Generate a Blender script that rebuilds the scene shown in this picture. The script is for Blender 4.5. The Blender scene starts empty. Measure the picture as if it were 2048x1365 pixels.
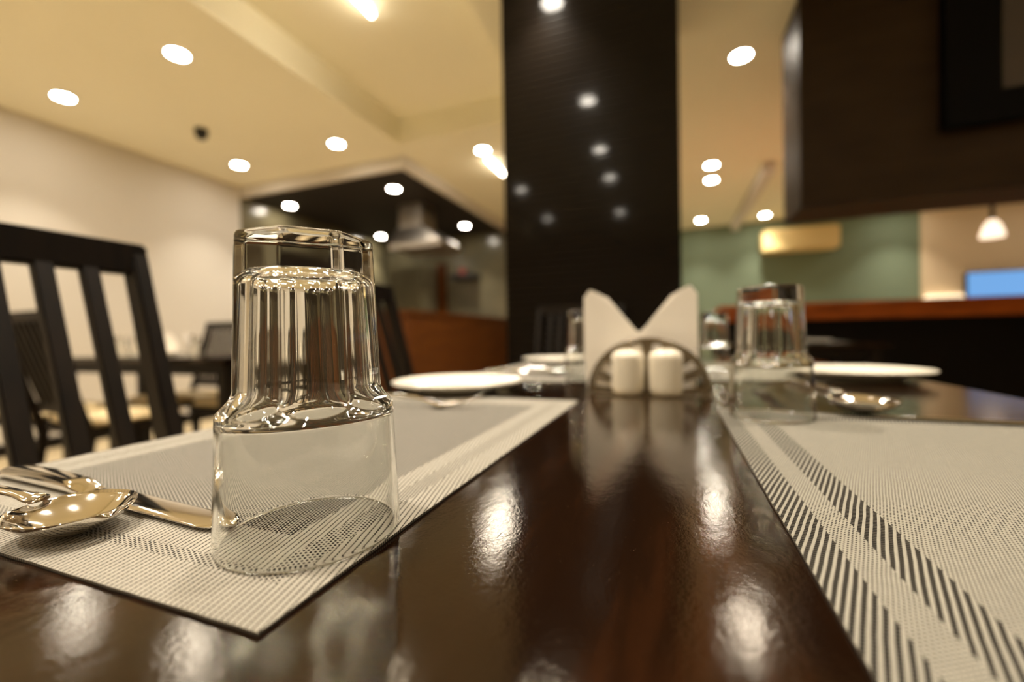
import bpy, bmesh, math, random
from mathutils import Vector, Matrix
from math import sin, cos, pi, radians as R
random.seed(7)
S = bpy.context.scene
COL = S.collection
T = 0.75                      # table top height
H1, H2, HK = 2.62, 2.837, 2.50   # low ceiling, high ceiling, kitchen ceiling

# ------------------------------------------------------------------ camera
F_PX, PITCH, ROLL, YAW, EYE = 855.3, -0.0123, -0.0181, 0.3586, 0.085
fw = Vector((-sin(YAW)*cos(PITCH), cos(YAW)*cos(PITCH), sin(PITCH)))
r0 = Vector((cos(YAW), sin(YAW), 0)); u0 = r0.cross(fw)
rt = cos(ROLL)*r0 + sin(ROLL)*u0; up = -sin(ROLL)*r0 + cos(ROLL)*u0
cd = bpy.data.cameras.new('camera'); cam = bpy.data.objects.new('camera', cd); COL.objects.link(cam)
M = Matrix.Identity(4)
for i in range(3):
    M[i][0], M[i][1], M[i][2] = rt[i], up[i], -fw[i]
M[2][3] = T + EYE
cam.matrix_world = M
cd.sensor_width = 36; cd.lens = F_PX/2048*36
cd.clip_start = 0.01; cd.clip_end = 60
cd.dof.use_dof = True; cd.dof.focus_distance = 0.186; cd.dof.aperture_fstop = 3.4
S.camera = cam

# ------------------------------------------------------------------ world, exposure
w = bpy.data.worlds.new('world'); S.world = w; w.use_nodes = True
w.node_tree.nodes['Background'].inputs[0].default_value = (1, .8, .55, 1)
w.node_tree.nodes['Background'].inputs[1].default_value = 0.02
S.view_settings.view_transform = 'Standard'; S.view_settings.look = 'None'
S.view_settings.gamma = 1; S.view_settings.use_curve_mapping = False
S.view_settings.exposure = 0.0
cy = S.cycles
cy.max_bounces = 16; cy.transmission_bounces = 16; cy.glossy_bounces = 6; cy.diffuse_bounces = 5
cy.transparent_max_bounces = 8
cy.caustics_reflective = True; cy.caustics_refractive = True
cy.sample_clamp_indirect = 120; cy.blur_glossy = 0.3
cy.use_denoising = True
LAMP_P = 8.0                 # watts of one ceiling downlight
LAMP_C = (1.0, .905, .76)
LAMP_E = 130.0                 # radiance of the visible lens

# ------------------------------------------------------------------ materials
def mat(name, col=(.5,.5,.5), rough=.5, metal=0, spec=.5, emit=None, es=1, coat=0, coat_r=.05, ior=None, trans=0, sub=0, tint=(1,1,1)):
    m = bpy.data.materials.new(name); m.use_nodes = True
    b = m.node_tree.nodes['Principled BSDF']
    b.inputs['Base Color'].default_value = (*col, 1); b.inputs['Roughness'].default_value = rough
    b.inputs['Metallic'].default_value = metal; b.inputs['Specular IOR Level'].default_value = spec
    b.inputs['Specular Tint'].default_value = (*tint, 1)
    b.inputs['Coat Weight'].default_value = coat; b.inputs['Coat Roughness'].default_value = coat_r
    if ior: b.inputs['IOR'].default_value = ior
    b.inputs['Transmission Weight'].default_value = trans
    if sub:
        b.inputs['Subsurface Weight'].default_value = sub
        b.inputs['Subsurface Radius'].default_value = (.004, .003, .002)
    if emit:
        b.inputs['Emission Color'].default_value = (*emit, 1); b.inputs['Emission Strength'].default_value = es
    return m
class E:
    """tiny node-expression helper"""
    def __init__(s, m): s.t = m.node_tree; s.b = s.t.nodes['Principled BSDF']
    def node(s, ty, **k):
        n = s.t.nodes.new(ty)
        for a, v in k.items(): setattr(n, a, v)
        return n
    def m(s, op, *a):
        n = s.node('ShaderNodeMath', operation=op)
        for i, v in enumerate(a):
            if isinstance(v, (int, float)): n.inputs[i].default_value = v
            else: s.t.links.new(v, n.inputs[i])
        return n.outputs[0]
    def coord(s, which='Object'):
        return s.node('ShaderNodeTexCoord').outputs[which]
    def sep(s, v):
        n = s.node('ShaderNodeSeparateXYZ'); s.t.links.new(v, n.inputs[0]); return n.outputs
    def noise(s, v, scale, detail=4, rough=.5, stretch=None, out=0):
        if stretch:
            mp = s.node('ShaderNodeMapping'); mp.inputs['Scale'].default_value = stretch
            s.t.links.new(v, mp.inputs[0]); v = mp.outputs[0]
        n = s.node('ShaderNodeTexNoise'); n.inputs['Scale'].default_value = scale
        n.inputs['Detail'].default_value = detail; n.inputs['Roughness'].default_value = rough
        s.t.links.new(v, n.inputs['Vector']); return n.outputs[out]
    def ramp(s, f, stops):
        n = s.node('ShaderNodeValToRGB'); cr = n.color_ramp
        while len(cr.elements) > 1: cr.elements.remove(cr.elements[-1])
        cr.elements[0].position = stops[0][0]; cr.elements[0].color = (*stops[0][1], 1)
        for p, c in stops[1:]:
            e = cr.elements.new(p); e.color = (*c, 1)
        s.t.links.new(f, n.inputs[0]); return n.outputs[0]
    def mix(s, f, a, b):
        n = s.node('ShaderNodeMix', data_type='RGBA')
        for sock, v in ((n.inputs[0], f), (n.inputs[6], a), (n.inputs[7], b)):
            if isinstance(v, (int, float)): sock.default_value = v
            elif isinstance(v, tuple): sock.default_value = (*v, 1)
            else: s.t.links.new(v, sock)
        return n.outputs[2]
    def bump(s, h, dist, strength=1):
        n = s.node('ShaderNodeBump'); n.inputs['Distance'].default_value = dist; n.inputs['Strength'].default_value = strength
        s.t.links.new(h, n.inputs['Height']); s.t.links.new(n.outputs[0], s.b.inputs['Normal'])
    def set(s, name, v): s.t.links.new(v, s.b.inputs[name])

def plaster(name, col, rough=.8):
    m = mat(name, col, rough, spec=.3); e = E(m); c = e.coord()
    e.set('Base Color', e.mix(e.noise(c, 1.3, 5), tuple(x*.94 for x in col), col))
    e.bump(e.noise(c, 60, 3), .002, .25)
    return m
M_CEIL = plaster('cream_ceiling_paint', (.93, .88, .68))
M_WALL = plaster('warm_white_wall_paint', (.70, .65, .57))
M_GREEN = plaster('sage_green_wall_paint', (.19, .24, .16))
M_BEIGE = plaster('beige_wall_paint', (.76, .60, .40))
M_DARKC = plaster('black_ceiling_paint', (.018, .014, .011), .7)

def tile_mat():
    m = mat('grey_glazed_wall_tile', (.2,.2,.17), .22, spec=.5); e = E(m); c = e.coord()
    x = e.sep(c); n = e.noise(c, .9, 3)
    gx = e.m('LESS_THAN', e.m('FRACT', e.m('MULTIPLY', e.m('ADD', x[0], x[1]), 3.3)), .02)
    gz = e.m('LESS_THAN', e.m('FRACT', e.m('MULTIPLY', x[2], 3.3)), .02)
    g = e.m('MAXIMUM', gx, gz)
    e.set('Base Color', e.mix(g, e.ramp(n, [(.3, (.10,.09,.055)), (.7, (.22,.19,.11))]), (.05,.045,.03)))
    return m
M_TILE = tile_mat()

def floor_mat():
    m = mat('tan_floor_tile', (.4,.28,.15), .3); e = E(m); c = e.coord(); x = e.sep(c)
    g = e.m('MAXIMUM', e.m('LESS_THAN', e.m('FRACT', e.m('MULTIPLY', x[0], 1.6)), .012), e.m('LESS_THAN', e.m('FRACT', e.m('MULTIPLY', x[1], 1.6)), .012))
    e.set('Base Color', e.mix(g, e.ramp(e.noise(c, 2, 5), [(.3, (.50,.39,.23)), (.7, (.62,.50,.31))]), (.12,.08,.05)))
    return m
M_FLOOR = floor_mat()

def pillar_mat():
    m = mat('dark_ribbed_glossy_tile', (.012,.008,.006), .16, spec=.15); e = E(m); c = e.coord(); x = e.sep(c)
    s = e.m('SINE', e.m('MULTIPLY', x[2], 2*pi/.034))
    g = e.m('GREATER_THAN', s, .80)
    e.set('Base Color', e.mix(g, (.004,.0028,.002), (.010,.007,.0045)))
    e.set('Roughness', e.m('ADD', .07, e.m('MULTIPLY', g, .2)))
    return m
M_PILLAR = pillar_mat()

def table_mat():
    m = mat('dark_varnished_walnut', (.03,.012,.005), .11, spec=.5, tint=(1,.88,.68)); e = E(m); c = e.coord()
    g1 = e.noise(c, 9, 6, .6, (3.2, .35, 1)); g2 = e.noise(c, 60, 5, .65, (3, .3, 1)); sp = e.noise(c, 900, 2, .6)
    base = e.ramp(g1, [(.30, (.004,.0016,.0008)), (.55, (.009,.0034,.0013)), (.68, (.028,.009,.0027)), (.82, (.05,.018,.005))])
    base = e.mix(e.m('MULTIPLY', g2, .45), base, (.012,.005,.0025))
    speck = e.m('GREATER_THAN', sp, .735)
    base = e.mix(e.m('MULTIPLY', speck, .35), base, (.20,.11,.05))
    e.set('Base Color', base)
    e.set('Roughness', e.m('ADD', e.m('ADD', .060, e.m('MULTIPLY', g2, .045)), e.m('MULTIPLY', speck, .25)))
    h = e.m('ADD', e.m('MULTIPLY', e.noise(c, 650, 4, .6), .42), e.m('ADD', e.m('MULTIPLY', e.noise(c, 2200, 2, .6), .035), e.m('MULTIPLY', e.noise(c, 60, 3, .5, (1.4,.8,1)), 1.1)))
    e.bump(h, .00015, .8)
    return m
M_TABLE = table_mat()

def wood(name, dark, light, rough=.35, sc=6, stretch=(8,1,1), spec=.5):
    m = mat(name, dark, rough, spec=spec); e = E(m); c = e.coord()
    e.set('Base Color', e.ramp(e.noise(c, sc, 6, .6, stretch), [(.3, dark), (.7, light)]))
    e.bump(e.noise(c, sc*6, 4, .6, stretch), .0006, .3)
    return m
M_CHAIR = wood('black_stained_wood', (.004,.0025,.0015), (.011,.0065,.0035), .48, 9, (6,6,.6), .2)
M_BOX = wood('dark_brown_laminate', (.026,.015,.007), (.040,.024,.012), .55, 3, (1,1,5), .15)
M_BAR = wood('orange_brown_wood', (.26,.050,.004), (.60,.14,.008), .4, 4, (1,6,6))
M_COUNTER = wood('honey_brown_wood', (.075,.018,.001), (.12,.036,.002), .5, 2, (1,1,6), .2)
M_BARBODY = mat('black_bar_front', (.004,.003,.002), .6, spec=.15)
M_CUSH = mat('cream_seat_vinyl', (.85,.66,.36), .45)
M_STEEL = mat('polished_cutlery_steel', (.80,.76,.70), .07, 1)
M_BRUSH = mat('brushed_holder_steel', (.30,.26,.20), .25, 1)
M_HOOD = mat('brushed_hood_steel', (.42,.38,.33), .38, 1)
M_CERAM = mat('white_glazed_porcelain', (.86,.80,.68), .10, spec=.55, sub=0)
M_SHAK = mat('cream_porcelain_shaker', (.84,.77,.63), .22, spec=.5)
M_NAP = mat('off_white_paper', (.95,.90,.82), .85, spec=.2)
M_WHITE = mat('white_lamp_trim', (.85,.82,.75), .4)
M_BLACK = mat('matt_black_plastic', (.006,.006,.006), .5)
M_TVF = mat('black_frame_plastic', (.0015,.0015,.0015), .6, spec=.1)
M_TVS = mat('dim_grey_screen', (.06,.05,.05), .12)
M_AC = mat('yellowed_cream_plastic', (.78,.60,.28), .4)
M_LENS = mat('lit_lamp_lens', (1,1,1), .5, emit=(1,.905,.76), es=LAMP_E)
M_TUBE = mat('lit_tube', (1,1,1), .5, emit=(1,.88,.7), es=26)
M_BLUE = mat('lit_blue_screen', (.02,.04,.1), .3, emit=(.17,.40,.78), es=1.0)
M_GLOW = mat('emissive_wall_glow', (.9,.85,.75), .6, emit=(1,.80,.52), es=1.3)  # emission stands in for light falling on the beige wall
M_SPOTG = mat('lit_pendant_shade', (.9,.8,.7), .5, emit=(1,.78,.58), es=1.6)
M_HOLE = mat('dark_shaker_hole', (.05,.04,.03), .7)
M_GASK = mat('ribbed_steel_trim', (.5,.48,.44), .3, 1)

def glass_mat():
    m = bpy.data.materials.new('clear_soda_glass'); m.use_nodes = True; t = m.node_tree
    t.nodes.remove(t.nodes['Principled BSDF'])
    g = t.nodes.new('ShaderNodeBsdfGlass'); g.inputs['Roughness'].default_value = 0; g.inputs['IOR'].default_value = 1.5
    g.inputs['Color'].default_value = (.997,1,.99,1)
    t.links.new(g.outputs[0], t.nodes['Material Output'].inputs[0])
    return m
M_GLASS = glass_mat()

PX, PY = .0026, .0017         # weave cell
def placemat_mat(name, side):
    """Woven vinyl.  Object space: x runs from the mat's aisle edge inwards (0..W), y along it (0..L).
    side 0: pale rib bands and dotted middle; side 1: dark striped bands and pale middle."""
    W, L = .302, .445
    m = mat(name, (.6,.5,.38), .7, spec=.10); e = E(m); c = e.coord(); x = e.sep(c)
    X, Y = x[0], x[1]
    wob = e.m('MULTIPLY', e.m('SUBTRACT', e.noise(c, 40, 2), .5), .0009)
    k = .27 if side == 0 else .36
    a = e.m('ADD', e.m('ADD', X, wob), e.m('MULTIPLY', Y, -k))        # ribs lean inwards with distance
    U = e.m('DIVIDE', a, PX); V = e.m('DIVIDE', e.m('ADD', Y, wob), PY)
    fu = e.m('FRACT', U)
    tri = e.m('ABSOLUTE', e.m('SUBTRACT', e.m('MULTIPLY', fu, 2), 1))      # 1 at cell edge, 0 in the middle
    fv = e.m('FRACT', V); triv = e.m('ABSOLUTE', e.m('SUBTRACT', e.m('MULTIPLY', fv, 2), 1))
    dx = e.m('MINIMUM', X, e.m('SUBTRACT', W, X)); dy = e.m('MINIMUM', Y, e.m('SUBTRACT', L, Y))
    def zone(lox, hix, loy, hiy):
        """frame-shaped band between an outer and an inner rectangle"""
        ins = e.m('MULTIPLY', e.m('GREATER_THAN', dx, lox), e.m('GREATER_THAN', dy, loy))
        inn = e.m('MULTIPLY', e.m('GREATER_THAN', dx, hix), e.m('GREATER_THAN', dy, hiy))
        return e.m('SUBTRACT', ins, inn)
    centre = e.m('MULTIPLY', e.m('GREATER_THAN', dx, .0415), e.m('GREATER_THAN', dy, .049 if side == 0 else .0415))
    thin = zone(.016, .0275, .0200, .0265) if side == 0 else zone(.0145, .0265, .0145, .0265)
    light = (.37,.34,.285) if side == 0 else (.30,.28,.232)
    dark = (.006,.004,.0025)
    gap = e.m('GREATER_THAN', tri, .74)
    beads = e.m('LESS_THAN', triv, .62)
    ribs = e.m('MULTIPLY', gap, e.m('ADD', .45, e.m('MULTIPLY', beads, .5)))
    # dots: an ellipse in every half-dropped cell
    U2 = e.m('DIVIDE', a, PX/(1.5 if side == 0 else 2)); col_ = e.m('FLOOR', U2)
    V2 = e.m('ADD', e.m('DIVIDE', Y, .0019), e.m('MULTIPLY', col_, .5))
    du = e.m('SUBTRACT', e.m('MULTIPLY', e.m('FRACT', U2), 2), 1); dv = e.m('SUBTRACT', e.m('MULTIPLY', e.m('FRACT', V2), 2), 1)
    def dots(ru, rv):
        q = e.m('ADD', e.m('POWER', e.m('ABSOLUTE', e.m('DIVIDE', du, ru)), 2), e.m('POWER', e.m('ABSOLUTE', e.m('DIVIDE', dv, rv)), 2))
        return e.m('LESS_THAN', q, 1)
    if side == 0:
        big = e.m('MAXIMUM', dots(.66, .62), e.m('MULTIPLY', centre, dots(.82, .82)))
        pat = e.m('ADD', e.m('MULTIPLY', ribs, e.m('SUBTRACT', 1, e.m('MAXIMUM', centre, thin))), e.m('MULTIPLY', big, e.m('MAXIMUM', centre, thin)))
        height = e.m('ADD', e.m('MULTIPLY', e.m('SUBTRACT', 1, e.m('POWER', tri, 2.5)), 1), e.m('MULTIPLY', triv, .15))
    else:
        small = dots(.56, .52)
        stripe = e.m('LESS_THAN', tri, .56)
        dashed = e.m('MULTIPLY', stripe, e.m('ADD', .72, e.m('MULTIPLY', e.m('LESS_THAN', triv, .7), .28)))
        pale = e.m('MAXIMUM', centre, thin)
        pat = e.m('ADD', e.m('MULTIPLY', dashed, e.m('SUBTRACT', 1, pale)), e.m('MULTIPLY', small, pale))
        height = e.m('ADD', e.m('MULTIPLY', tri, .6), e.m('MULTIPLY', triv, .4))
    tone = e.ramp(e.noise(c, 300, 2), [(.3, tuple(v*.9 for v in light)), (.7, light)])
    e.set('Base Color', e.mix(pat, tone, dark))
    e.bump(height, .00045, .7)
    return m
M_MATA = placemat_mat('woven_vinyl_ribbed', 0)
M_MATB = placemat_mat('woven_vinyl_striped', 1)
M_EDGE = None
def edge_mat():
    m = mat('black_cut_weave_edge', (.01,.008,.006), .6); e = E(m); c = e.coord(); x = e.sep(c)
    f = e.m('LESS_THAN', e.m('FRACT', e.m('DIVIDE', e.m('ADD', x[0], x[1]), .0013)), .3)
    z = e.m('GREATER_THAN', x[2], .0004)
    e.set('Base Color', e.mix(e.m('MULTIPLY', f, z), (.008,.006,.004), (.30,.25,.18)))
    return m
M_EDGE = edge_mat()

# ------------------------------------------------------------------ helpers
def link(o, parent=None):
    COL.objects.link(o)
    if parent: o.parent = parent
    return o
def empty(name, loc, rz=0, label=None, cat=None, group=None):
    o = bpy.data.objects.new(name, None); o.empty_display_size = .05; link(o)
    o.location = loc; o.rotation_euler = (0, 0, rz); tag(o, label, cat, group); return o
def tag(o, label=None, cat=None, group=None, kind=None):
    if label: o['label'] = label
    if cat: o['category'] = cat
    if group: o['group'] = group
    if kind: o['kind'] = kind
    return o
class MB:
    def __init__(s): s.v = []; s.f = []; s.mi = []
    def add(s, vs, fs, mi=0):
        n = len(s.v); s.v += [tuple(v) for v in vs]; s.f += [tuple(i+n for i in f) for f in fs]; s.mi += [mi]*len(fs); return s
    def box(s, x0, y0, z0, x1, y1, z1, mi=0):
        v = [(x,y,z) for z in (z0,z1) for y in (y0,y1) for x in (x0,x1)]
        return s.add(v, [(0,2,3,1),(4,5,7,6),(0,1,5,4),(2,6,7,3),(0,4,6,2),(1,3,7,5)], mi)
    def bar(s, a, b, sx, sy, sx2=None, sy2=None, xa=(1,0,0)):
        """a tapered rectangular bar from a to b"""
        a, b = Vector(a), Vector(b); sx2 = sx2 or sx; sy2 = sy2 or sy
        d = (b-a).normalized(); X = Vector(xa); X = (X - d*X.dot(d)).normalized(); Y = d.cross(X)
        v = [a+X*i*sx/2+Y*j*sy/2 for j in (-1,1) for i in (-1,1)] + [b+X*i*sx2/2+Y*j*sy2/2 for j in (-1,1) for i in (-1,1)]
        return s.add(v, [(0,2,3,1),(4,5,7,6),(0,1,5,4),(2,6,7,3),(0,4,6,2),(1,3,7,5)])
    def rings(s, rings, cap0=True, cap1=True, mi=0):
        n = len(rings[0]); vs = [v for r in rings for v in r]; fs = []
        for i in range(len(rings)-1):
            for j in range(n):
                k = (j+1) % n; fs.append((i*n+j, i*n+k, (i+1)*n+k, (i+1)*n+j))
        if cap0: fs.append(tuple(range(n-1, -1, -1)))
        if cap1: fs.append(tuple((len(rings)-1)*n+j for j in range(n)))
        return s.add(vs, fs, mi)
    def lathe(s, prof, n=48, c=(0,0,0), cap0=True, cap1=True, mi=0):
        return s.rings([[(c[0]+r*cos(2*pi*j/n), c[1]+r*sin(2*pi*j/n), c[2]+z) for j in range(n)] for r, z in prof], cap0, cap1, mi)
    def tube(s, pts, rad, n=10):
        P = [Vector(p) for p in pts]; rs = []
        for i, p in enumerate(P):
            d = (P[min(i+1, len(P)-1)] - P[max(i-1, 0)]).normalized()
            X = d.orthogonal().normalized() if abs(d.z) > .9 else Vector((0,0,1)).cross(d).normalized(); Y = d.cross(X)
            rr = rad[i] if isinstance(rad, (list, tuple)) else rad
            rs.append([p + X*rr*cos(2*pi*j/n) + Y*rr*sin(2*pi*j/n) for j in range(n)])
        return s.rings(rs)
    def build(s, name, m, parent=None, smooth=False, bevel=0, seg=2, auto=None):
        me = bpy.data.meshes.new(name); me.from_pydata(s.v, [], s.f); me.update()
        for q in (m if isinstance(m, (list, tuple)) else [m]): me.materials.append(q)
        for p, mi in zip(me.polygons, s.mi): p.material_index = mi
        bm = bmesh.new(); bm.from_mesh(me); bmesh.ops.recalc_face_normals(bm, faces=bm.faces)
        if bevel: bmesh.ops.bevel(bm, geom=bm.edges[:], offset=bevel, segments=seg, affect='EDGES', clamp_overlap=True)
        bm.to_mesh(me); bm.free()
        if smooth: me.polygons.foreach_set('use_smooth', [True]*len(me.polygons))
        if auto: me.set_sharp_from_angle(angle=R(auto))
        return link(bpy.data.objects.new(name, me), parent)
def dup(root, loc=None, rz=None, label=None, group=None):
    c = root.copy(); COL.objects.link(c)
    if loc is not None: c.location = loc
    if rz is not None: c.rotation_euler = (0, 0, rz)
    if label: c['label'] = label
    if group: c['group'] = group
    for ch in root.children:
        d = ch.copy(); COL.objects.link(d); d.parent = c
        for g in ch.children:
            h = g.copy(); COL.objects.link(h); h.parent = d
    return c
def struct(name, mb, m, label=None, bevel=0):
    o = mb.build(name, m, bevel=bevel); tag(o, label, kind='structure'); return o

# ------------------------------------------------------------------ room shell
XW, XR, YB0, YK, YG = -4.68, 8.0, -4.5, 3.57, 8.0
XK = -2.335                     # left edge of the raised coffer
struct('floor', MB().box(XW-.1, YB0-.1, -.1, XR+.1, YG+.1, 0), M_FLOOR, 'tan tiled floor')
struct('wall_left', MB().box(XW-.1, YB0, 0, XW, YK, 3.1), M_WALL, 'warm white wall on the left with lamp light scallops')
struct('wall_front', MB().box(XW-.1, YB0-.1, 0, XR+.1, YB0, 3.1), M_WALL)
struct('wall_right', MB().box(XR, YB0, 0, XR+.1, YG+.1, 3.1), M_BEIGE)
struct('wall_back', MB().box(-.8, YG, 0, 3.42, YG+.1, 3.1), M_GREEN, 'sage green far wall')
struct('wall_back_right', MB().box(3.42, YG-.06, 0, XR, YG+.1, 3.1), M_BEIGE, 'beige wall right of the green wall')
struct('wall_inner', MB().box(-.9, 6.45, 0, -.8, YG+.1, 3.1), M_WALL)
struct('wall_back_left', MB().box(XW-.1, 6.35, 0, -.8, 6.45, 3.1), M_TILE, 'grey tiled wall at the back of the kitchen')
struct('wall_kitchen_left', MB().box(XW-.1, YK, 0, XW, 6.35, 3.1), M_TILE, 'grey tiled wall at the left of the kitchen')
struct('ceiling', MB().box(XW-.1, YB0-.1, H1, XK, YK, 3.1), M_CEIL, 'lower cream ceiling on the left')
struct('ceiling_coffer', MB().box(XK, YB0-.1, H2, -1.0, 3.35, 3.1), M_CEIL, 'raised cream ceiling panel with the lit tube')
struct('ceiling_right', MB().box(-1.0, YB0-.1, H1, XR+.1, 3.35, 3.1), M_CEIL, 'cream ceiling right of the raised panel')
struct('ceiling_far', MB().box(XK, 3.35, H1, XR+.1, YG+.1, 3.1), M_CEIL, 'far cream ceiling')
struct('ceiling_step', MB().box(-2.43, YK, H1, XK, YG, 3.1), M_CEIL, 'cream ceiling strip beside the kitchen')
struct('ceiling_kitchen', MB().box(XW-.1, YK+.045, HK, -2.48, 6.35, 3.05), M_DARKC, 'black kitchen ceiling')
struct('trim_1', MB().box(XW, YK, HK, -2.43, YK+.045, H1), M_WALL, 'white fascia above the kitchen front')
struct('trim_2', MB().box(-2.48, YK+.045, HK, -2.43, 6.35, H1), M_WALL, 'white fascia along the kitchen side')
o = struct('pillar', MB().box(-.815, 2.1, 0, .044, 2.8, H2), M_PILLAR, 'dark ribbed glossy pillar behind the table')
struct('baseboard_left', MB().box(XW, YB0, 0, XW+.015, YK, .09), M_CHAIR)
struct('trim_3', MB().box(.93, 5.2, H1-.12, 1.03, 7.9, H1), M_WALL, 'shallow duct box on the far ceiling')

# hanging dark box with TV
bx = empty('hanging_cabinet', (.652, 2.7, 1.487), 0, 'large dark brown panelled box hanging from the ceiling at right', 'cabinet')
MB().box(0, 0, 0, 3.4, .365, H1-1.487).build('body', M_BOX, bx, bevel=.004)
MB().box(-.0, -.012, 0, .012, 0, H1-1.487).box(.012, -.012, 0, 3.4, 0, .012).build('edge_trim', M_BOX, bx)
tv = empty('television', (1.225, 2.687, 1.783), 0, 'black framed screen mounted high on the dark box', 'television')
MB().box(0, -.05, 0, 1.4, 0, .80).box(.0, -.058, 0, 1.4, -.05, .14).box(0, -.058, .14, .20, -.05, .80).box(1.20,-.058,.14,1.4,-.05,.80).box(.20,-.058,.68,1.20,-.05,.80).build('frame', M_TVF, tv)
MB().box(.20, -.054, .14, 1.20, -.05, .68).build('screen', M_TVS, tv)

# bar
bar = empty('bar_counter', (.42, 4.4, 0), 0, 'long bar counter with orange brown wooden top and black front', 'counter')
MB().box(0, 0, 1.035, 6.6, .62, 1.075).build('countertop', M_BAR, bar, bevel=.006)
MB().box(.02, .03, .93, 6.58, .60, 1.035).build('apron', M_BAR, bar)
MB().box(.05, .08, 0, 6.55, .56, .93).build('body', M_BARBODY, bar)

# AC
ac = empty('air_conditioner', (1.36, YG-.24, T+1.33), 0, 'yellowish cream split air conditioner on the green wall', 'air conditioner')
ah = MB().box(0, 0, 0, 1.03, .235, .36).build('housing', M_AC, ac, bevel=.03, seg=3)
MB().box(.05, -.012, .03, 0.98, 0, .10).build('air_flap', M_AC, ah, bevel=.004)
# blue screen, pool of light on the wall built as an emissive shape
bs = empty('blue_screen', (3.88, YG-.12, T+.46), 0, 'large glowing blue screen on the beige wall', 'screen')
MB().box(0, 0, 0, 1.7, .055, .40).build('casing', M_TVF, bs)
MB().box(.012, -.006, .012, 1.688, 0, .388).build('display', M_BLUE, bs)
wl = empty('wall_glow', (3.63, YG-.16, T+.43), 0, 'glowing shape standing in for a pool of wall light left of the blue screen', 'lamp')
MB().rings([[(-.21*a, -.03, z), (.21*a, -.03, z), (.21*a, .09, z), (-.21*a, .09, z)] for a, z in ((1, 0), (1.0, .09), (.8, .13))]).build('glowing_body', M_GLOW, wl, bevel=.01)
MB().box(-.03, .0, -.1, .03, .09, 0).build('glow_holder', M_BLACK, wl)  # holder made up along with the wall glow
# pendant spot
ps = empty('pendant_lamp', (3.27, 6.2, H1), 0, 'small hanging spotlight right of the green wall', 'lamp')
MB().lathe([(.06,0),(.06,-.02)], 20).build('canopy', M_BLACK, ps)
MB().tube([(0,0,-.02),(0,0,-.64)], .018, 10).build('stem', M_BLACK, ps)
MB().lathe([(.03,-.62),(.07,-.68),(.10,-.79),(.095,-.81)], 24).build('glowing_body', M_SPOTG, ps, smooth=True)

# kitchen
kc = empty('kitchen_counter', (-2.43, 3.62, 0), 0, 'brown wooden kitchen counter left of the dark pillar', 'counter')
MB().box(-.50, 0, 0, 0, 2.65, 1.07).build('side_panel', M_COUNTER, kc)
MB().box(-.52, -.02, 1.07, .02, 2.65, 1.11).build('countertop', M_COUNTER, kc, bevel=.005)
MB().box(-2.2, .0, 0, -.50, .55, 1.07).build('front_panel', M_COUNTER, kc)
hd = empty('range_hood', (-2.98, 4.74, 1.93), 0, 'steel range hood hanging in the dark kitchen', 'range hood')
MB().box(-.22, -.18, .28, .11, .15, .57).build('chimney', M_HOOD, hd)
MB().rings([[(-.30,-.28,.07+.0),(.42,-.28,.07),(.42,.28,.07),(-.30,.28,.07)], [(-.24,-.19,.28),(.13,-.19,.28),(.13,.16,.28),(-.24,.16,.28)]]).box(-.30,-.28,0,.42,.28,.07).build('canopy', M_HOOD, hd)
fr = empty('kitchen_cabinet', (-4.3, 5.82, 0), 0, 'tall grey cabinet at the back of the kitchen', 'cabinet')
fb = MB().box(0, .02, 0, .60, .5, 1.95).build('body', M_TILE, fr, bevel=.01)
fd = MB().box(.01, 0, .05, .59, .019, 1.93).build('door', M_TILE, fr)
MB().box(.54, -.02, .7, .56, 0, 1.3).build('handle', M_STEEL, fd)
dp = tag(MB().box(-3.68, 6.29, .9, -3.53, 6.345, 2.05).build('wooden_post', M_COUNTER), 'tan wooden post on the kitchen back wall', 'post')
sh = empty('wall_shelf', (-3.15, 6.12, 1.83), 0, 'small dark shelf on the grey kitchen wall', 'shelf')
MB().box(-.22, 0, -.06, .24, .22, .0).build('board', M_BLACK, sh)
pt = tag(MB().lathe([(.05,0),(.06,.09),(.05,.1)], 16).build('storage_jar', mat('dull_red_enamel', (.25,.05,.04), .4)), 'small dull red jar on the dark kitchen shelf', 'jar')
pt.location = (-3.17, 6.22, 1.832)

# ------------------------------------------------------------------ lamps
def area(parent, size, power, spread=2.4, z=-.02, shape='DISK', sy=None):
    ld = bpy.data.lights.new('lamp_light', 'AREA'); ld.shape = shape; ld.size = size
    if sy: ld.size_y = sy
    ld.energy = power; ld.cycles.use_multiple_importance_sampling = True; ld.color = LAMP_C; ld.spread = spread
    lo = bpy.data.objects.new('lamp_light', ld); link(lo, parent); lo.location = (0, 0, z); return lo
def make_downlight():
    t = empty('ceiling_downlight', (0,0,0), 0, 'x', 'ceiling light')
    MB().lathe([(.056,.001),(.056,-.004),(.072,-.006),(.078,.001)], 40, cap0=False, cap1=False).build('trim_ring', M_WHITE, t, smooth=True)
    MB().lathe([(.056,-.001),(.056,-.003),(.05,-.004)], 40).build('lens', M_LENS, t)
    area(t, .10, LAMP_P, 1.5, -.008)
    return t
dl0 = make_downlight(); used = [False]
def downlight(x, y, z, label, group, rm=1.0):
    o = dl0 if not used[0] else dup(dl0); used[0] = True
    o.location = (x, y, z); o['label'] = label; o['group'] = group
    return o
GL = 'downlights in the low left ceiling'
downlight(-4.096, 1.788, H1, 'round ceiling light nearest the left frame edge, close to the white wall', GL)
downlight(-2.85, 1.787, H1, 'round ceiling light highest in the left ceiling, above the black sensor', GL)
downlight(-4.096, 3.128, H1, 'round ceiling light by the white wall near the kitchen corner', GL)
downlight(-2.85, 3.13, H1, 'round ceiling light on the low ceiling right of the black sensor', GL)
GK = 'downlights in the black kitchen ceiling'
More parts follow.
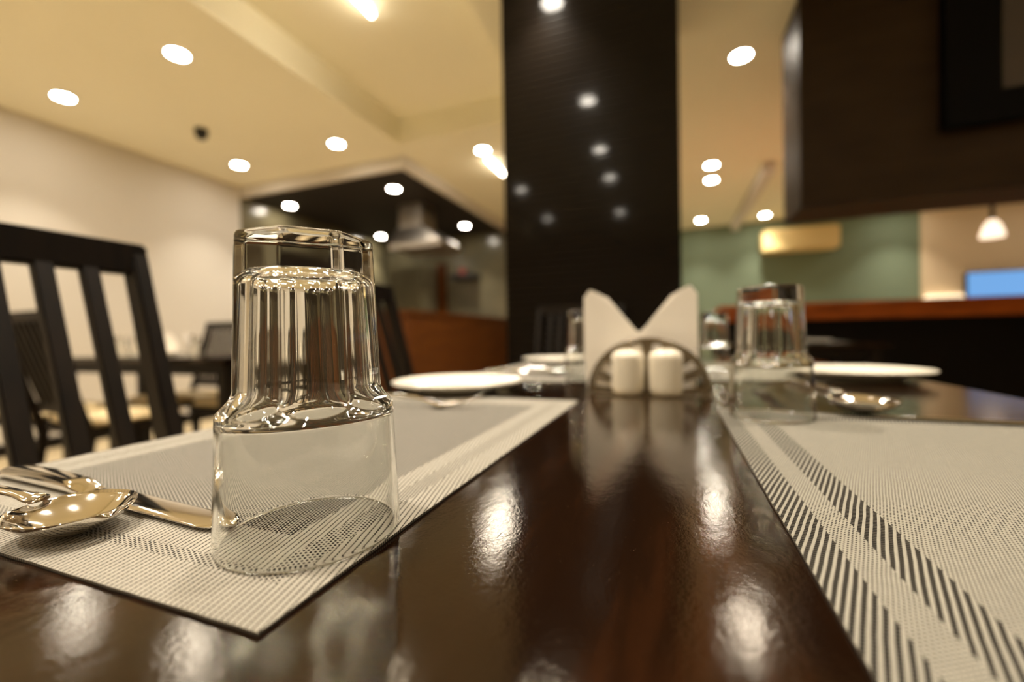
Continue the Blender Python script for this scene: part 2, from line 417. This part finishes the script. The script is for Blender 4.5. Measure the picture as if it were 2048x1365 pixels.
downlight(-4.427, 4.039, HK, 'kitchen ceiling light at the front left, above the tumbler', GK)
downlight(-2.888, 4.04, HK, 'kitchen ceiling light at the front right, highest of the four', GK)
downlight(-4.438, 5.826, HK, 'kitchen ceiling light beside the left end of the steel hood', GK)
downlight(-2.895, 5.80, HK, 'kitchen ceiling light right of the steel hood', GK)
GR = 'downlights in the far ceiling'
downlight(.44, 3.14, H1, 'round ceiling light between dark pillar and dark box, highest and largest there', GR)
downlight(.416, 5.06, H1, 'upper one of two close ceiling lights right of the pillar', GR)
downlight(.454, 5.55, H1, 'lower one of two close ceiling lights right of the pillar', GR)
downlight(.451, 7.45, H1, 'ceiling light just above the green wall beside the pillar', GR)
downlight(1.357, 7.55, H1, 'ceiling light just above the green wall beside the dark box', GR)
downlight(3.1, 7.5, H1, 'ceiling light in front of the green wall hidden behind the dark box', GR)
downlight(-1.678, 3.776, H1, 'round ceiling light at the near end of the lit tube left of the pillar', GR)
GB = 'downlights above and behind the viewer'
for i, (x, y, z) in enumerate([(-.58, 1.943, H1), (-.58, .912, H1), (-.63, .002, H1), (-.643, -.80, H1), (-1.913, -1.38, H2), (-1.976, -2.91, H2), (-.695, -2.27, H1), (.6, .9, H1), (.6, -1.0, H1), (2.9, .9, H1), (2.9, -1.2, H1), (1.5, 4.75, H1), (2.9, 4.75, H1), (4.7, 7.1, H1)]):  # final entries are added unseen to brighten the bar top and beige wall
    downlight(x, y, z, 'round ceiling light mirrored in the dark pillar' if i < 7 else 'round ceiling light out of view, added to light the right side', GB)
for x, y in [(-4.096, .45), (-2.85, .45), (-4.096, -.9), (-2.85, -.9)]:
    downlight(x, y, H1, 'round low ceiling light out of view above the left side', GL)
def tube(x, y0, y1, z, label):
    t = empty('tube_light', (x, (y0+y1)/2, z), 0, label, 'ceiling light', 'linear tube lights')
    L = (y1-y0)/2
    MB().box(-.03, -L, -.012, .03, L, 0).build('housing', M_WHITE, t)
    MB().tube([(0,-L+.01,-.028),(0,L-.01,-.028)], .016, 12).build('tube', M_TUBE, t, smooth=True)
    area(t, .03, 8, 2.8, -.05, 'RECTANGLE', 2*L)
tube(-1.697, 3.92, 4.36, H1, 'short lit tube touching the round light beside the pillar')
tube(-1.69, 1.62, 2.19, H2, 'short lit tube at the top edge of the picture')
sd = tag(MB().lathe([(.045,0),(.05,-.02),(.04,-.07),(.02,-.085)], 24).build('ceiling_sensor', M_BLACK, smooth=True), 'small black sensor on the low left ceiling', 'sensor')
sd.location = (-3.69, 2.484, H1)

# ------------------------------------------------------------------ furniture
def make_table(name, x0, y0, x1, y1, label, m=None, group=None, li=.07):
    cx, cy = (x0+x1)/2, (y0+y1)/2
    t = empty(name, (cx, cy, 0), 0, label, 'table', group); a, b = (x1-x0)/2, (y1-y0)/2
    MB().box(-a, -b, T-.03, a, b, T).build('tabletop', m or M_TABLE, t, bevel=.002)
    MB().box(-a+.06, -b+li-.01, T-.10, a-.06, b-li+.01, T-.03).build('apron', M_CHAIR, t)
    for sx in (-1, 1):
        for sy in (-1, 1):
            MB().box(sx*(a-.07)-.03, sy*(b-li)-.03, 0, sx*(a-.07)+.03, sy*(b-li)+.03, T-.03).build('leg', M_CHAIR, t, bevel=.003)
    return t
make_table('dining_table', -.425, -.35, .385, 1.60, 'glossy dark wooden dining table filling the foreground', li=.28)

def make_chair():
    """faces +x; origin on the floor under the seat centre; the back's top is at x=-.355"""
    t = empty('dining_chair', (0,0,0), 0, 'x', 'chair')
    hw = .21
    top, zt = Vector((-.355, 0, .981)), .981
    def bp(z, y=0): return Vector((-.195 - (z-.45)*.30 if z > .45 else -.195 - (.45-z)*.12, y, z))
    seat = MB(); seat.box(-.20, -hw, .405, .21, hw, .44); seat.build('seat_frame', M_CHAIR, t, bevel=.004)
    MB().box(-.185, -hw+.012, .441, .205, hw-.012, .478).build('seat_cushion', M_CUSH, t, bevel=.014, seg=3, smooth=True)
    for s in (-1, 1):
        MB().bar((.185, s*(hw-.02), .405), (.19, s*(hw-.025), 0), .036, .036, .028, .028).build('leg', M_CHAIR, t, bevel=.003)
        m = MB(); m.bar(bp(.405, s*(hw-.012)), bp(0, s*(hw-.012)), .04, .026, .03, .024); m.build('leg', M_CHAIR, t, bevel=.003)
        MB().bar(bp(.40, s*(hw-.011)), bp(.965, s*(hw-.011)), .04, .022, .03, .022).build('back_post', M_CHAIR, t, bevel=.003)
    MB().bar(bp(.958, -hw), bp(.958, hw), .026, .046, xa=(1,0,0)).build('top_rail', M_CHAIR, t, bevel=.004)
    MB().bar(bp(.53, -hw+.02), bp(.53, hw-.02), .02, .05).build('lower_rail', M_CHAIR, t, bevel=.003)
    for k in range(7):
        y = -.188 + .047*(k+1)
        MB().bar(bp(.54, y), bp(.94, y), .014, .02).build('slat', M_CHAIR, t, bevel=.002)
    return t
ch0 = make_chair()
GC = 'chairs at the foreground table'
ch0.location = (-.405, .205, 0); ch0['label'] = 'dark slatted wooden chair large at the left beside the near placemat'; ch0['group'] = GC
# the back's top must sit at x=-.77
dup(ch0, (-.405, .815, 0), 0, 'dark slatted wooden chair mostly hidden behind the front tumbler', GC)
dup(ch0, (-.42, 1.715, 0), -pi/2, 'dark chair at the far head of the table, before the pillar', GC)
GD = 'chairs round the table by the white wall'
dup(ch0, (-2.72, 1.36, 0), pi/2, 'dark slatted chair with cream seat seen through the big left chair', GD)
dup(ch0, (-3.32, 1.36, 0), pi/2, 'cream seated chair at the white wall table, near side, further left', GD)
dup(ch0, (-3.19, 1.95, 0), -pi/2, 'dark chair with pale seat just left of the front tumbler', GD)
dup(ch0, (-2.55, 1.95, 0), -pi/2, 'far side chair of the white wall table hidden by the tumbler', GD)
make_table('background_table', -3.75, 1.52, -2.15, 2.08, 'dark dining table near the white wall', group='tables in the background')
make_table('background_table', .25, 3.28, 1.27, 3.95, 'dark dining table in front of the wooden bar', group='tables in the background')

# ------------------------------------------------------------------ placemats
def placemat(cx, y0, m, flip, label, group='woven placemats on the foreground table', simple=False, z=T):
    """cx: aisle edge; flip -1: extends to -x"""
    W, L, th = .302, .445, .0013
    nx, ny = 30, 44; mb = MB(); top = []
    idx = lambda i, j: j*(nx+1)+i
    vs = []
    for j in range(ny+1):
        for i in range(nx+1):
            x, y = W*i/nx, L*j/ny
            ed = (random.uniform(-.00018,.00018) if i in (0, nx) else 0); ey = (random.uniform(-.00018,.00018) if j in (0, ny) else 0)
            vs.append((x+ed, y+ey, th))
    fs = [(idx(i,j), idx(i+1,j), idx(i+1,j+1), idx(i,j+1)) for j in range(ny) for i in range(nx)]
    mb.add(vs, fs)
    loop = [idx(i,0) for i in range(nx)] + [idx(nx,j) for j in range(ny)] + [idx(nx-i,ny) for i in range(nx)] + [idx(0,ny-j) for j in range(ny)]
    n = len(loop); base = len(mb.v)
    for k in loop: v = mb.v[k]; mb.v.append((v[0], v[1], 0))
    for k in range(n): mb.f.append((loop[k], base+k, base+(k+1)%n, loop[(k+1)%n])); mb.mi.append(1)
    mb.f.append(tuple(base+n-1-k for k in range(n))); mb.mi.append(1)
    o = mb.build('placemat', [m, M_EDGE]); o.location = (cx, y0, z+.0001)
    if flip < 0: o.scale = (-1, 1, 1)
    tag(o, label, 'placemat', group); return o
placemat(-.112, .0876, M_MATA, -1, 'grey woven placemat under the front tumbler and cutlery')
placemat(.0444, .071, M_MATB, 1, 'grey woven placemat with two dark striped border bands at right')
placemat(-.112, .745, M_MATA, -1, 'grey woven placemat behind the left plate')
placemat(.0444, .815, M_MATB, 1, 'grey woven placemat under the large right plate')
placemat(.80, 3.36, M_MATB, 1, 'pale placemat on the table before the bar', 'placemats on background tables')
placemat(-2.9, 1.57, M_MATA, -1, 'pale placemat on the table by the white wall', 'placemats on background tables')

# ------------------------------------------------------------------ tumbler
def make_tumbler():
    N = 192; H = .1265
    VA = R(-63)                                    # a corner of the octagon
    def sstep(a, b, x):
        t = min(1, max(0, (x-a)/(b-a))); return t*t*(3-2*t)
    def rr(z): return .0368 - .0020*z/.055 if z < .055 else .0348 - (z-.055)*.03     # round body
    def ap(z):                                     # apothem of the cut facets
        a = .0280 - (.0280-.0259)*(z-.062)/(H-.062)
        if z < .0635: a += ((.0635-z)/.0103)**1.55*.0076
        return a
    def ext(th, z):
        k = (th-VA) % (pi/4) - pi/8; q = ap(z)/cos(k) if z > .048 else 9
        k2 = (th-VA) % (pi/4)
        r1 = rr(z); 
        if z < .048: return r1
        s = .00035; m_ = min(r1, q)                 # soft minimum
        return m_ - s*math.log(math.exp(-(r1-m_)/s)+math.exp(-(q-m_)/s))
    def inn(z):
        """cavity radius"""
        if z < .050: return .0350 - .0016*z/.05
        if z < .064: return .0334 - .0084*sstep(.050, .064, z)
        return .0250 - (z-.064)*.05
    ths = [2*pi*j/N for j in range(N)]
    rings = []
    def ring(f, z): rings.append([((f(t) if callable(f) else f)*cos(t), (f(t) if callable(f) else f)*sin(t), z) for t in ths])
    # inner apex -> down the cavity -> round the rim -> up the outside -> top
    zc = .1120
    for r_, dz in ((.0006, .0004), (.005, .0004), (.010, .0002), (.014, -.0002)): ring(r_, zc+dz)
    n = 10; rc = .0065; rb = inn(zc-rc)
    for i in range(n+1):
        a = pi/2*(1-i/n); ring(rb-rc+rc*cos(a), zc-rc+rc*sin(a))
    zs = [zc-rc - (zc-rc-.066)*i/8 for i in range(1, 9)] + [.066-.018*i/14 for i in range(1, 15)] + [.048-.046*i/10 for i in range(1, 11)]
    for z in zs: ring(inn(z), z)
    ri, ro = inn(.002), rr(.002); cm, hr = (ri+ro)/2, (ro-ri)/2
    for i in range(1, 10):
        a = pi*i/10; ring(cm-hr*cos(a), .002-.0018*sin(a))
    zs = [.002+.042*i/8 for i in range(0, 9)] + [.044+.026*i/40 for i in range(1, 41)] + [.070+(H-.0025-.070)*i/8 for i in range(1, 9)]
    for z in zs: ring(lambda t, z=z: ext(t, z), z)
    # bevelled octagonal edge and slightly recessed foot
    for i in range(1, 7):
        a = pi/2*i/6; ring(lambda t, a=a: ext(t, H-.0025)-.0022*(1-cos(a)), H-.0025+.0025*sin(a))
    for r_, z in ((.93, H), (.86, H-.0004), (.78, H-.0012), (.6, H-.0016), (.3, H-.0018), (.02, H-.0018)):
        ring(lambda t, r_=r_: (ext(t, H-.0025)-.0022)*r_, z)
    mb = MB(); mb.rings(rings)
    o = mb.build('glass_tumbler', M_GLASS, smooth=True)
    return o
g0 = make_tumbler()
GG = 'upturned glass tumblers on the foreground table'
g0.location = (-.1485, .1436, T+.0016)
tag(g0, 'large clear glass tumbler upside down on the near left placemat corner', 'glass', GG)
dup(g0, (.089, .478, T+.0016), R(14), 'upturned clear tumbler at right, between napkins and the large right plate')
dup(g0, (-.150, .775, T+.0016), R(20), 'upturned tumbler half hidden behind the left napkin wing')
dup(g0, (.087, 1.05, T+.0016), R(5), 'upturned tumbler just right of the napkins, far end')

# ------------------------------------------------------------------ plates
def make_plate():
    prof = [(.0005,.0045),(.05,.0045),(.060,.0058),(.066,.0085),(.082,.0125),(.0985,.0165),(.1000,.0172),(.1004,.0164),(.0985,.0146),(.082,.0098),(.068,.0052),(.060,.0020),(.0585,.0),(.0555,.0),(.0545,.0018),(.0005,.0018)]
    return MB().lathe(prof, 72).build('side_plate', M_CERAM, smooth=True)
p0 = make_plate(); GP = 'round white side plates'
p0.location = (-.312, .592, T+.0015); tag(p0, 'round white plate left, behind the spoon and fork', 'plate', GP)
dup(p0, (.294, .888, T+.0016), 0, 'round white plate at the right table edge')
dup(p0, (-.325, 1.24, T+.0001), 0, 'small looking white plate at the far left end of the table')
dup(p0, (.95, 3.58, T+.0016), 0, 'white plate on the table before the bar', 'plates on background tables')
dup(p0, (-3.06, 1.76, T+.0016), 0, 'white plate on the table by the white wall', 'plates on background tables')
gb = 'glasses on the background tables'
for i, (x, y) in enumerate([(-3.25, 1.66), (-2.98, 1.93), (-3.42, 1.83)]):
    dup(g0, (x, y, T+.0002), .3*i, ['tumbler on the white wall table, leftmost', 'tumbler on the white wall table, nearest the pale seated chair', 'tumbler on the white wall table, furthest back'][i], gb)
dup(g0, (.74, 3.5, T+.0002), .3, 'tumbler on the table before the bar', gb)

# ------------------------------------------------------------------ cutlery
def strip(sections, n=14, power=2.6, cap=True):
    """sections: (x, y, z, halfwidth, halfthick, dish): lens-like cross sections swept along x"""
    rings = []
    for x, y, z, w_, h_, dish in sections:
        r = []
        for k in range(n*2):
            a = 2*pi*k/(2*n); ca, sa = cos(a), sin(a)
            yy = math.copysign(abs(ca)**(2/power), ca)*w_; zz = math.copysign(abs(sa)**(2/power), sa)*h_
            r.append((x, y+yy, z+zz+dish*((yy/max(w_,1e-6))**2)))
        rings.append(r)
    return rings
def make_spoon():
    # bowl tip towards +x at x=0, handle end at x=-.19; the bowl bottom rests at z=0
    t = empty('table_spoon', (0,0,0), 0, 'x', 'spoon')
    mb = MB(); NU, NV = 26, 20; L, Wd, D, th = .045, .0218, .0105, .0010
    def outline(u):          # u 0..1 from tip to neck
        return Wd*((max(0, 1-(2*u-1)**2))**.5)*(1-.06*u) + .0027*u**6
    def pt(u, v, off):
        wv = outline(u); x = -L*u; y = wv*v
        prof = (1-abs(v)**2.3)*(sin(pi*min(1, u*.94+.03))**.75)
        rim = .0118 
        return (x, y, rim - D*prof + off)
    topv = [[pt(i/NU, -1+2*j/NV, th) for j in range(NV+1)] for i in range(NU+1)]
    botv = [[pt(i/NU, -1+2*j/NV, 0) for j in range(NV+1)] for i in range(NU+1)]
    vs = [v for r in topv for v in r] + [v for r in botv for v in r]; o_ = (NU+1)*(NV+1); q = lambda i, j: i*(NV+1)+j
    fs = []
    for i in range(NU):
        for j in range(NV):
            fs.append((q(i,j), q(i,j+1), q(i+1,j+1), q(i+1,j))); fs.append((o_+q(i,j), o_+q(i+1,j), o_+q(i+1,j+1), o_+q(i,j+1)))
        for j in (0, NV): fs.append((q(i,j), q(i+1,j), o_+q(i+1,j), o_+q(i,j)))
    for j in range(NV):
        for i in (0, NU): fs.append((q(i,j), q(i,j+1), o_+q(i,j+1), o_+q(i,j)))
    mb.add(vs, fs); b = mb.build('bowl', M_STEEL, t, smooth=True)
    sec = []
    for k in range(31):
        u = k/30; x = -L+.002 - .128*u
        z = .0145 + .0075*sin(pi*min(1, u*1.15)) - .012*u
        wv = .0028 + .0016*math.exp(-((u-.02)/.05)**2) + .0072*max(0, (u-.25)/.75)**1.3
        if u > .93: wv *= math.sqrt(max(.05, 1-((u-.93)/.075)**2))
        sec.append((x, 0, z, wv, .0014-.0003*u, 0))
    MB().rings(strip(sec)).build('handle', M_STEEL, t, smooth=True)
    return t
def make_knife():
    t = empty('table_knife', (0,0,0), 0, 'x', 'knife')
    sec = []
    for k in range(25):
        u = k/24; x = -.112*u
        wv = .0074*min(1, (1-(1-min(1, u/.13))**2)**.5 if u < .13 else 1)
        if u > .85: wv = .0074-.0025*(u-.85)/.15
        sec.append((x, .001*u, .0022, max(.0004, wv), .0009+.0006*u, 0))
    MB().rings(strip(sec, power=2.2)).build('blade', M_STEEL, t, smooth=True)
    sec = []
    for k in range(31):
        u = k/30; x = -.110 - .105*u
        wv = .0049 + .0012*min(1, u/.15)*1 + .0012*u
        v_ = min(1, u/.22); h = .0014 + (.0017)*v_*v_*(3-2*v_) + .0008*sin(pi*u)
        if u > .93: s = math.sqrt(max(.04, 1-((u-.93)/.075)**2)); wv *= s; h *= s
        sec.append((x, .001, h+.0004, wv, h, 0))
    MB().rings(strip(sec)).build('handle', M_STEEL, t, smooth=True)
    return t
def make_fork():
    t = empty('table_fork', (0,0,0), 0, 'x', 'fork')
    for k in range(4):
        y = (-1.5+k)*.0062; P = []
        for i in range(9):
            u = i/8; P.append((-.048*u, y, .016-.012*sin(pi*.5*(u**.8))+.0006))
        MB().tube(P, [.0005+.0012*(i/8) for i in range(9)], 8).build('tine', M_STEEL, t, smooth=True)
    sec = []
    for k in range(41):
        u = k/40; x = -.044 - .150*u
        zz = .0040 + .0125*sin(pi*min(1, max(0, (u-.02))*1.05))**1.2*(1-.35*u)
        wv = .0118*math.exp(-(u/.13)**2) + .0028 + .0070*max(0, (u-.4)/.6)**1.3
        if u > .94: wv *= math.sqrt(max(.05, 1-((u-.94)/.065)**2))
        sec.append((x, 0, zz, wv, .0014, 0))
    MB().rings(strip(sec)).build('handle', M_STEEL, t, smooth=True)
    return t
ZM = T+.0015
sp = make_spoon(); sp.location = (-.2265, .110, ZM-.0010); sp.rotation_euler = (0,0,R(7)); tag(sp, 'shiny steel spoon at the left frame edge, on the near placemat', group='cutlery on the foreground table')
kn = make_knife(); kn.location = (-.184, .1320, ZM); kn.rotation_euler = (0,0,R(-2.5)); tag(kn, 'steel knife with its rounded tip touching the front tumbler', group='cutlery on the foreground table')
fk = make_fork(); fk.location = (-.207, .448, ZM); fk.rotation_euler = (0,0,R(6)); tag(fk, 'steel fork before the left plate, on the near placemat end', group='cutlery on the foreground table')
GCu = 'cutlery on the foreground table'
rs = dup(sp, (.184, .487, ZM-.0010), R(-72), 'steel spoon lying aslant between right tumbler and right plate', GCu); rs.scale = (1.4, 1.4, 1.3)
dup(kn, (.175, .497, ZM), R(177), 'steel knife at the far end of the right placemat', GCu)
dup(sp, (-.205, .875, ZM-.0010), R(4), 'small looking spoon with bright glints right of the left plate', GCu)
dup(kn, (-.19, .90, ZM), R(-2), 'knife behind the glinting spoon on the second left placemat', GCu)

# ------------------------------------------------------------------ shakers, napkins, holder
def make_shaker():
    t = empty('condiment_shaker', (0,0,0), 0, 'x', 'shaker')
    MB().lathe([(.017,0),(.0195,.001),(.0215,.004),(.0222,.010),(.0222,.0475)], 48).build('body', M_SHAK, t, smooth=True, auto=60)
    prof = [(.0222,.0476),(.0221,.0500),(.0212,.0535),(.0185,.0570),(.0140,.0595),(.0080,.0610),(.0010,.0614)]
    cap = MB().lathe(prof, 48).build('cap', M_SHAK, t, smooth=True, auto=60)
    m = MB()
    for k in range(5):
        a = 2*pi*k/5; m.lathe([(.0009,.0600),(.0009,.0606)], 8, (.006*cos(a), .006*sin(a), .0))
    m.build('shaker_holes', M_HOLE, cap)
    return t
HX, HY = -.034, .645
s0 = make_shaker(); s0.location = (HX-.0252, HY-.0265, T+.0018); tag(s0, 'cream cylindrical shaker on the left in front of the napkin holder', group='pair of shakers')
dup(s0, (HX+.0252, HY-.0255, T+.0018), 0, 'cream cylindrical shaker on the right in front of the napkin holder')
hol = empty('napkin_holder', (HX, HY, T), R(2), 'dark steel half-round napkin holder with slots', 'napkin holder')
def fan(y, a=.084, b=.076):
    m = MB(); nr, nt = 10, 60
    V = []
    for j in range(nt+1):
        th = pi*j/nt
        for i in range(nr+1):
            r = (.02 + .98*i/nr); V.append((a*r*cos(th), y, .0016+b*r*sin(th)))
    F = []
    for j in range(nt):
        deg = 180*(j+.5)/nt
        for i in range(nr):
            rr_ = (i+.5)/nr
            cut = (.50 < rr_ < .90) and ((deg % 22.5) > 6.5 and (deg % 22.5) < 17.5)
            if not cut: F.append((j*(nr+1)+i, j*(nr+1)+i+1, (j+1)*(nr+1)+i+1, (j+1)*(nr+1)+i))
    n = len(V); V2 = V + [(v[0], v[1]+.0015, v[2]) for v in V]
    FF = F + [tuple(k+n for k in reversed(f)) for f in F]
    cnt = {}
    for f in F:
        for k in range(4):
            e_ = (f[k], f[(k+1) % 4]); cnt[e_] = 1
    for (p, q) in cnt:
        if (q, p) not in cnt: FF.append((q, p, p+n, q+n))
    m.add(V2, FF)
    return m
fp = fan(.0).build('front_plate', M_BRUSH, hol)
bp_ = fan(.030).build('back_plate', M_BRUSH, hol)
MB().box(-.084, -.052, .0002, .084, .0315, .0016).build('base', M_BRUSH, hol)
def rim(y):
    return MB().tube([(.084*cos(pi*j/40), y+.0007, .0016+.076*sin(pi*j/40)) for j in range(41)], .0016, 8)
rim(0).build('rim', M_BRUSH, fp, smooth=True); rim(.030).build('rim', M_BRUSH, bp_, smooth=True)
def napkin(sgn, label, yo, dx=0, dz=0):
    """folded paper wing: several plies, each a thin bent sheet with a doubled fold edge"""
    mb = MB()
    for ply in range(5):
        # outline in the upright plane, x outwards
        o_ = ply*.0021; s = ply*.0016; tx = -.0045*ply
        inner = [(-.004, 0), (-.004, .083), (.0, .0845)]
        pts = [(-.006, .0), (-.006, .080), (.0005+.0, .0845-.0005*ply), (.064+tx, .148-.0022*ply), (.071+tx*.4, .1495-.0035*ply), (.0795+tx*.15, .138-.003*ply), (.0800, .05), (.076, .0)]
        def yy(x, z, k): return yo + o_ + k*.0009 + .0022*sin(x*60+ply)*z/.14 + .003*(x/.08)**2*(z/.14)*(1 if ply > 2 else -.6)
        n = len(pts); cx_, cz_ = .04, .055; rings = []
        for k in (0, 1):
            rings.append([(x, z) for x, z in pts])
        V = []
        for k in (0, 1):
            for f_ in (1, .66, .33):
                for x, z in pts: 
                    X, Z = cx_+(x-cx_)*f_, cz_+(z-cz_)*f_; V.append((sgn*X, yy(X, Z, k), Z))
            V.append((sgn*cx_, yy(cx_, cz_, k), cz_))
        st = 3*n+1; F = []
        for k in (0, 1):
            b = k*st
            for lv in (0, 1):
                for i in range(n): F.append((b+lv*n+i, b+lv*n+(i+1) % n, b+(lv+1)*n+(i+1) % n, b+(lv+1)*n+i))
            for i in range(n): F.append((b+2*n+i, b+2*n+(i+1) % n, b+3*n))
        for i in range(n): F.append((i, (i+1) % n, st+(i+1) % n, st+i))
        mb.add(V, F)
    o = mb.build('paper_napkin', M_NAP, smooth=True, auto=40)
    o.location = (HX-.011+dx, HY+.004, T+.002+dz); o.rotation_euler = (0, 0, R(2))
    return tag(o, label, 'napkin', 'folded napkins in the steel holder')
napkin(-1, 'folded white paper napkins forming the left wing in the steel holder', 0)
napkin(1, 'folded white paper napkins forming the right wing in the steel holder', .0125, 0, .001)

GN = 'folded napkins on the white wall table'
for i, (x, y) in enumerate([(-3.05, 1.86), (-2.86, 1.80)]):
    n_ = dup(bpy.data.objects['paper_napkin'], (x, y, T+.002), .4-i*.9, ['white folded napkins standing on the white wall table, left stack', 'white folded napkins on the white wall table, right stack'][i], GN)
